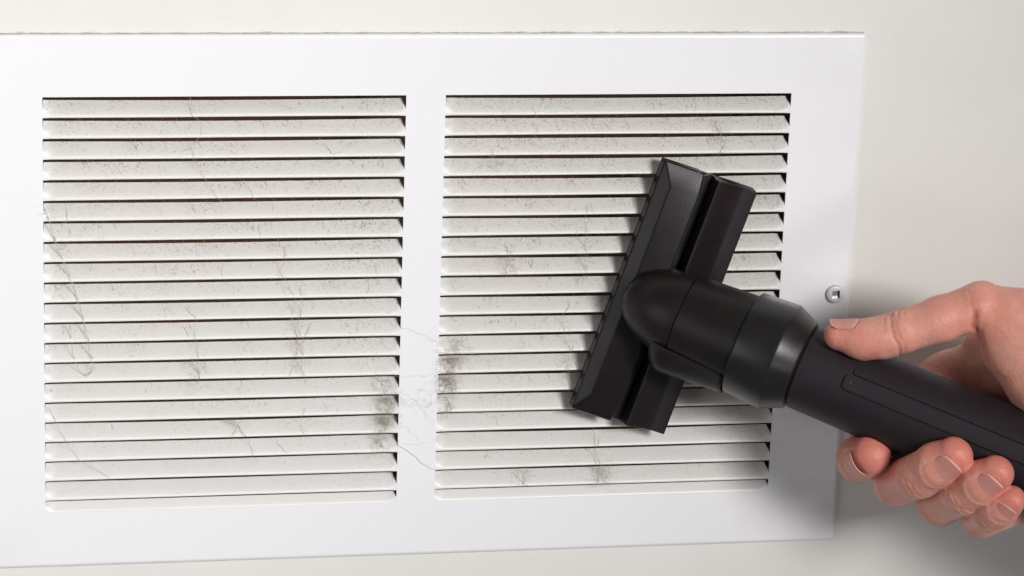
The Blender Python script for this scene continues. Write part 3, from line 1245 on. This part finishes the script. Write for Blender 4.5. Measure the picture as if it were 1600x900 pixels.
def clump(fb, cx, cy, sx, sy, n, length, r=(0.018, 0.045), fluff=1.6):
    for _ in range(int(n * 1.9)):
        x, y = rng.normal(cx, sx), rng.normal(cy, sy)
        p0 = unproj(x, y, 0)
        yy = on_slat(p0[0], p0[2])
        m_ = 9
        an = rng.uniform(0, 6.28); wob = rng.normal(0, 0.55)
        q = np.array([p0[0], min(yy, 4.0) - 0.2 - rng.uniform(0, fluff), p0[2]])
        L_ = length * rng.uniform(0.4, 1.5)
        pts = []
        el = rng.normal(0, 0.35)
        for i in range(m_):
            pts.append(q.copy())
            an += wob + rng.normal(0, 0.4); el += rng.normal(0, 0.3)
            q = q + np.array([math.cos(an), 0.4 * math.sin(el), math.sin(an)]) * L_ / m_
            lim = on_slat(q[0], q[2]) - 0.15
            q[1] = min(q[1], lim)
        fb.add(pts, rng.uniform(*r))


def lint(name, mat, label, cat, strands=(), clumps=(), group=None):
    fb = Fibres()
    for s in strands:
        strand(fb, *s[:2], **(s[2] if len(s) > 2 else {}))
    for c in clumps:
        clump(fb, *c)
    o = fb.obj(name, mat)
    tag(o, label, cat, group)
    return o


lint('hair_strand', M_lintg, 'long looped hair strand hanging down the left end of the left louver bank', 'hair',
     [([(70, 328), (84, 372), (100, 410), (118, 452), (130, 500), (140, 540), (148, 572), (146, 584), (132, 592), (120, 575), (110, 530), (108, 505)], 0.16),
      ([(72, 330), (88, 380), (104, 420), (122, 470), (133, 510), (136, 545), (147, 580), (130, 588)], 0.12),
      ([(100, 318), (106, 330), (104, 345), (96, 352)], 0.1)],
     [(78, 330, 4, 7, 14, 6)])
lint('hair_strand', M_lintg, 'single thin hair running diagonally over the lowest left louvers', 'hair',
     [([(76, 632), (92, 670), (108, 700), (130, 724), (172, 747)], 0.1, dict(jitter=0.3))])
lint('hair_strand', M_lintg, 'curved hair crossing the upper left louvers', 'hair',
     [([(296, 150), (302, 180), (318, 196), (300, 240), (330, 300), (352, 320)], 0.1, dict(jitter=0.8)),
      ([(380, 282), (398, 310)], 0.1)])
lint('hair_strand', M_lintg, 'short bent hair at the upper right of the left louver bank', 'hair',
     [([(500, 216), (512, 232), (520, 240), (534, 238)], 0.11)])
lint('lint_wisp', M_dust, 'tangled lint wisp down the middle of the left louver bank', 'lint',
     [([(436, 372), (446, 400), (440, 430), (458, 460), (462, 520), (470, 560), (480, 600)], 0.1, dict(jitter=1.4)),
      ([(470, 440), (468, 500), (476, 545), (452, 590)], 0.09, dict(jitter=1.6)),
      ([(488, 505), (474, 530), (462, 556)], 0.09)],
     [(466, 522, 12, 30, 46, 7)])
lint('lint_wisp', M_dust, 'small lint wisp left of the middle on the left louver bank', 'lint',
     [([(294, 478), (302, 500), (312, 560), (306, 600)], 0.09, dict(jitter=1.4)), ([(300, 560), (312, 590), (300, 606)], 0.08)],
     [(306, 582, 8, 14, 22, 7)])
lint('lint_wisp', M_dust, 'branching lint wisp low on the left louver bank', 'lint',
     [([(356, 656), (372, 664), (384, 684), (394, 700), (402, 724)], 0.1, dict(jitter=1.2)), ([(430, 684), (440, 700), (447, 709)], 0.09),
      ([(376, 658), (368, 676), (360, 682)], 0.08), ([(476, 640), (470, 668), (478, 690)], 0.08)],
     [(368, 664, 8, 6, 14, 6)])
lint('lint_clump', M_dustd, 'brown lint clump at the right ends of the lower left louvers', 'lint', (),
     [(604, 628, 8, 8, 70, 7), (602, 658, 7, 9, 90, 7), (596, 690, 8, 12, 50, 6), (600, 600, 9, 8, 26, 6)])
lint('lint_clump', M_dustd, 'brown lint clump at the left ends of the lower right louvers', 'lint', (),
     [(706, 568, 10, 8, 90, 7), (700, 600, 8, 9, 100, 7), (696, 636, 6, 13, 50, 6), (716, 545, 13, 10, 36, 7)])
lint('lint_web', M_web, 'thin lint web stretched across the bar between the two louver banks', 'lint',
     [([(624, 512), (640, 514), (650, 518), (672, 528), (688, 540)], 0.05, dict(jitter=0.9)),
      ([(618, 588), (640, 586), (664, 590), (690, 576)], 0.05, dict(jitter=1.2)),
      ([(620, 632), (640, 622), (662, 640), (690, 618)], 0.05, dict(jitter=1.6)),
      ([(622, 618), (648, 632), (670, 636), (686, 600)], 0.05, dict(jitter=1.8)),
      ([(620, 694), (640, 706), (660, 724), (680, 734)], 0.10, dict(jitter=0.5)),
      ([(632, 696), (660, 692), (690, 682)], 0.045, dict(jitter=1.4)),
      ([(620, 660), (640, 668), (650, 690)], 0.045, dict(jitter=1.5))],
     [(640, 636, 14, 8, 6, 10), (668, 622, 12, 10, 6, 10)])
lint('lint_tuft', M_dust, 'grey lint tuft below the lower end of the black nozzle', 'lint',
     [([(926, 668), (932, 700), (938, 730), (946, 752)], 0.1, dict(jitter=1.2)), ([(934, 690), (930, 720), (948, 748)], 0.09, dict(jitter=1.2))],
     [(942, 742, 9, 9, 46, 7)])
lint('lint_wisp', M_dust, 'small lint wisp at the bottom edge of the right louver bank', 'lint',
     [([(804, 734), (814, 752), (824, 758)], 0.09), ([(826, 732), (820, 750), (816, 758)], 0.09)],
     [(816, 745, 8, 7, 18, 6)])
lint('lint_wisp', M_dustd, 'lint wisp trailing down just left of the nozzle', 'lint',
     [([(890, 470), (880, 500), (886, 550), (893, 600), (890, 640)], 0.1, dict(jitter=1.5)), ([(896, 540), (902, 580), (896, 620)], 0.09, dict(jitter=1.4))],
     [(893, 590, 7, 28, 44, 7)])
lint('lint_wisp', M_dustd, 'small lint wisp in the middle of the right louver bank, well left of the nozzle', 'lint',
     [([(792, 380), (796, 410), (790, 430)], 0.08, dict(jitter=1.2))], [(795, 410, 8, 10, 36, 7)])
lint('lint_wisp', M_dustd, 'lint wisp beside the upper left edge of the nozzle', 'lint',
     [([(915, 320), (918, 370), (912, 410), (920, 440)], 0.08, dict(jitter=1.2))], [(914, 390, 8, 26, 30, 7)])
lint('lint_wisp', M_dust, 'pale lint wisp on the louvers above the upper right corner of the nozzle', 'lint',
     [([(1120, 190), (1128, 212), (1124, 240), (1134, 262)], 0.08, dict(jitter=1.4))], [(1124, 215, 8, 16, 30, 7)])
lint('lint_wisp', M_dust, 'flat lint wisp on the fourth louver of the right bank', 'lint', (), [(770, 258, 16, 6, 24, 7)])
lint('hair_strand', M_lintg, 'short hair near the top of the right louver bank', 'hair', [([(830, 170), (842, 200), (836, 214)], 0.08, dict(jitter=1.2))])

# bits of lint caught on the nozzle's upper end
fb = Fibres()
for (t, l, h) in ((-3.0, 67.2, 11.6), (-1.5, 67.0, 6.0), (-4.8, 66.6, 11.4), (1.8, 66.9, 13.0), (-8.0, 67.0, 10.9)):
    q = head_pt(t, l, h)
    for k in range(3):
        d = Lx * rng.uniform(0.3, 1.6) + Cx * rng.normal(0, 1.2) + Nx * rng.uniform(0.1, 0.8)
        e = Cx * rng.normal(0, 0.7)
        fb.add([q + d * u + e * math.sin(3 * u) for u in np.linspace(-0.25, 1, 6)], rng.uniform(0.05, 0.11))
bits = fb.obj('lint_bits', M_dustm)
tag(bits, 'tiny lint bits caught on the upper end of the black nozzle', 'lint', kind='stuff')
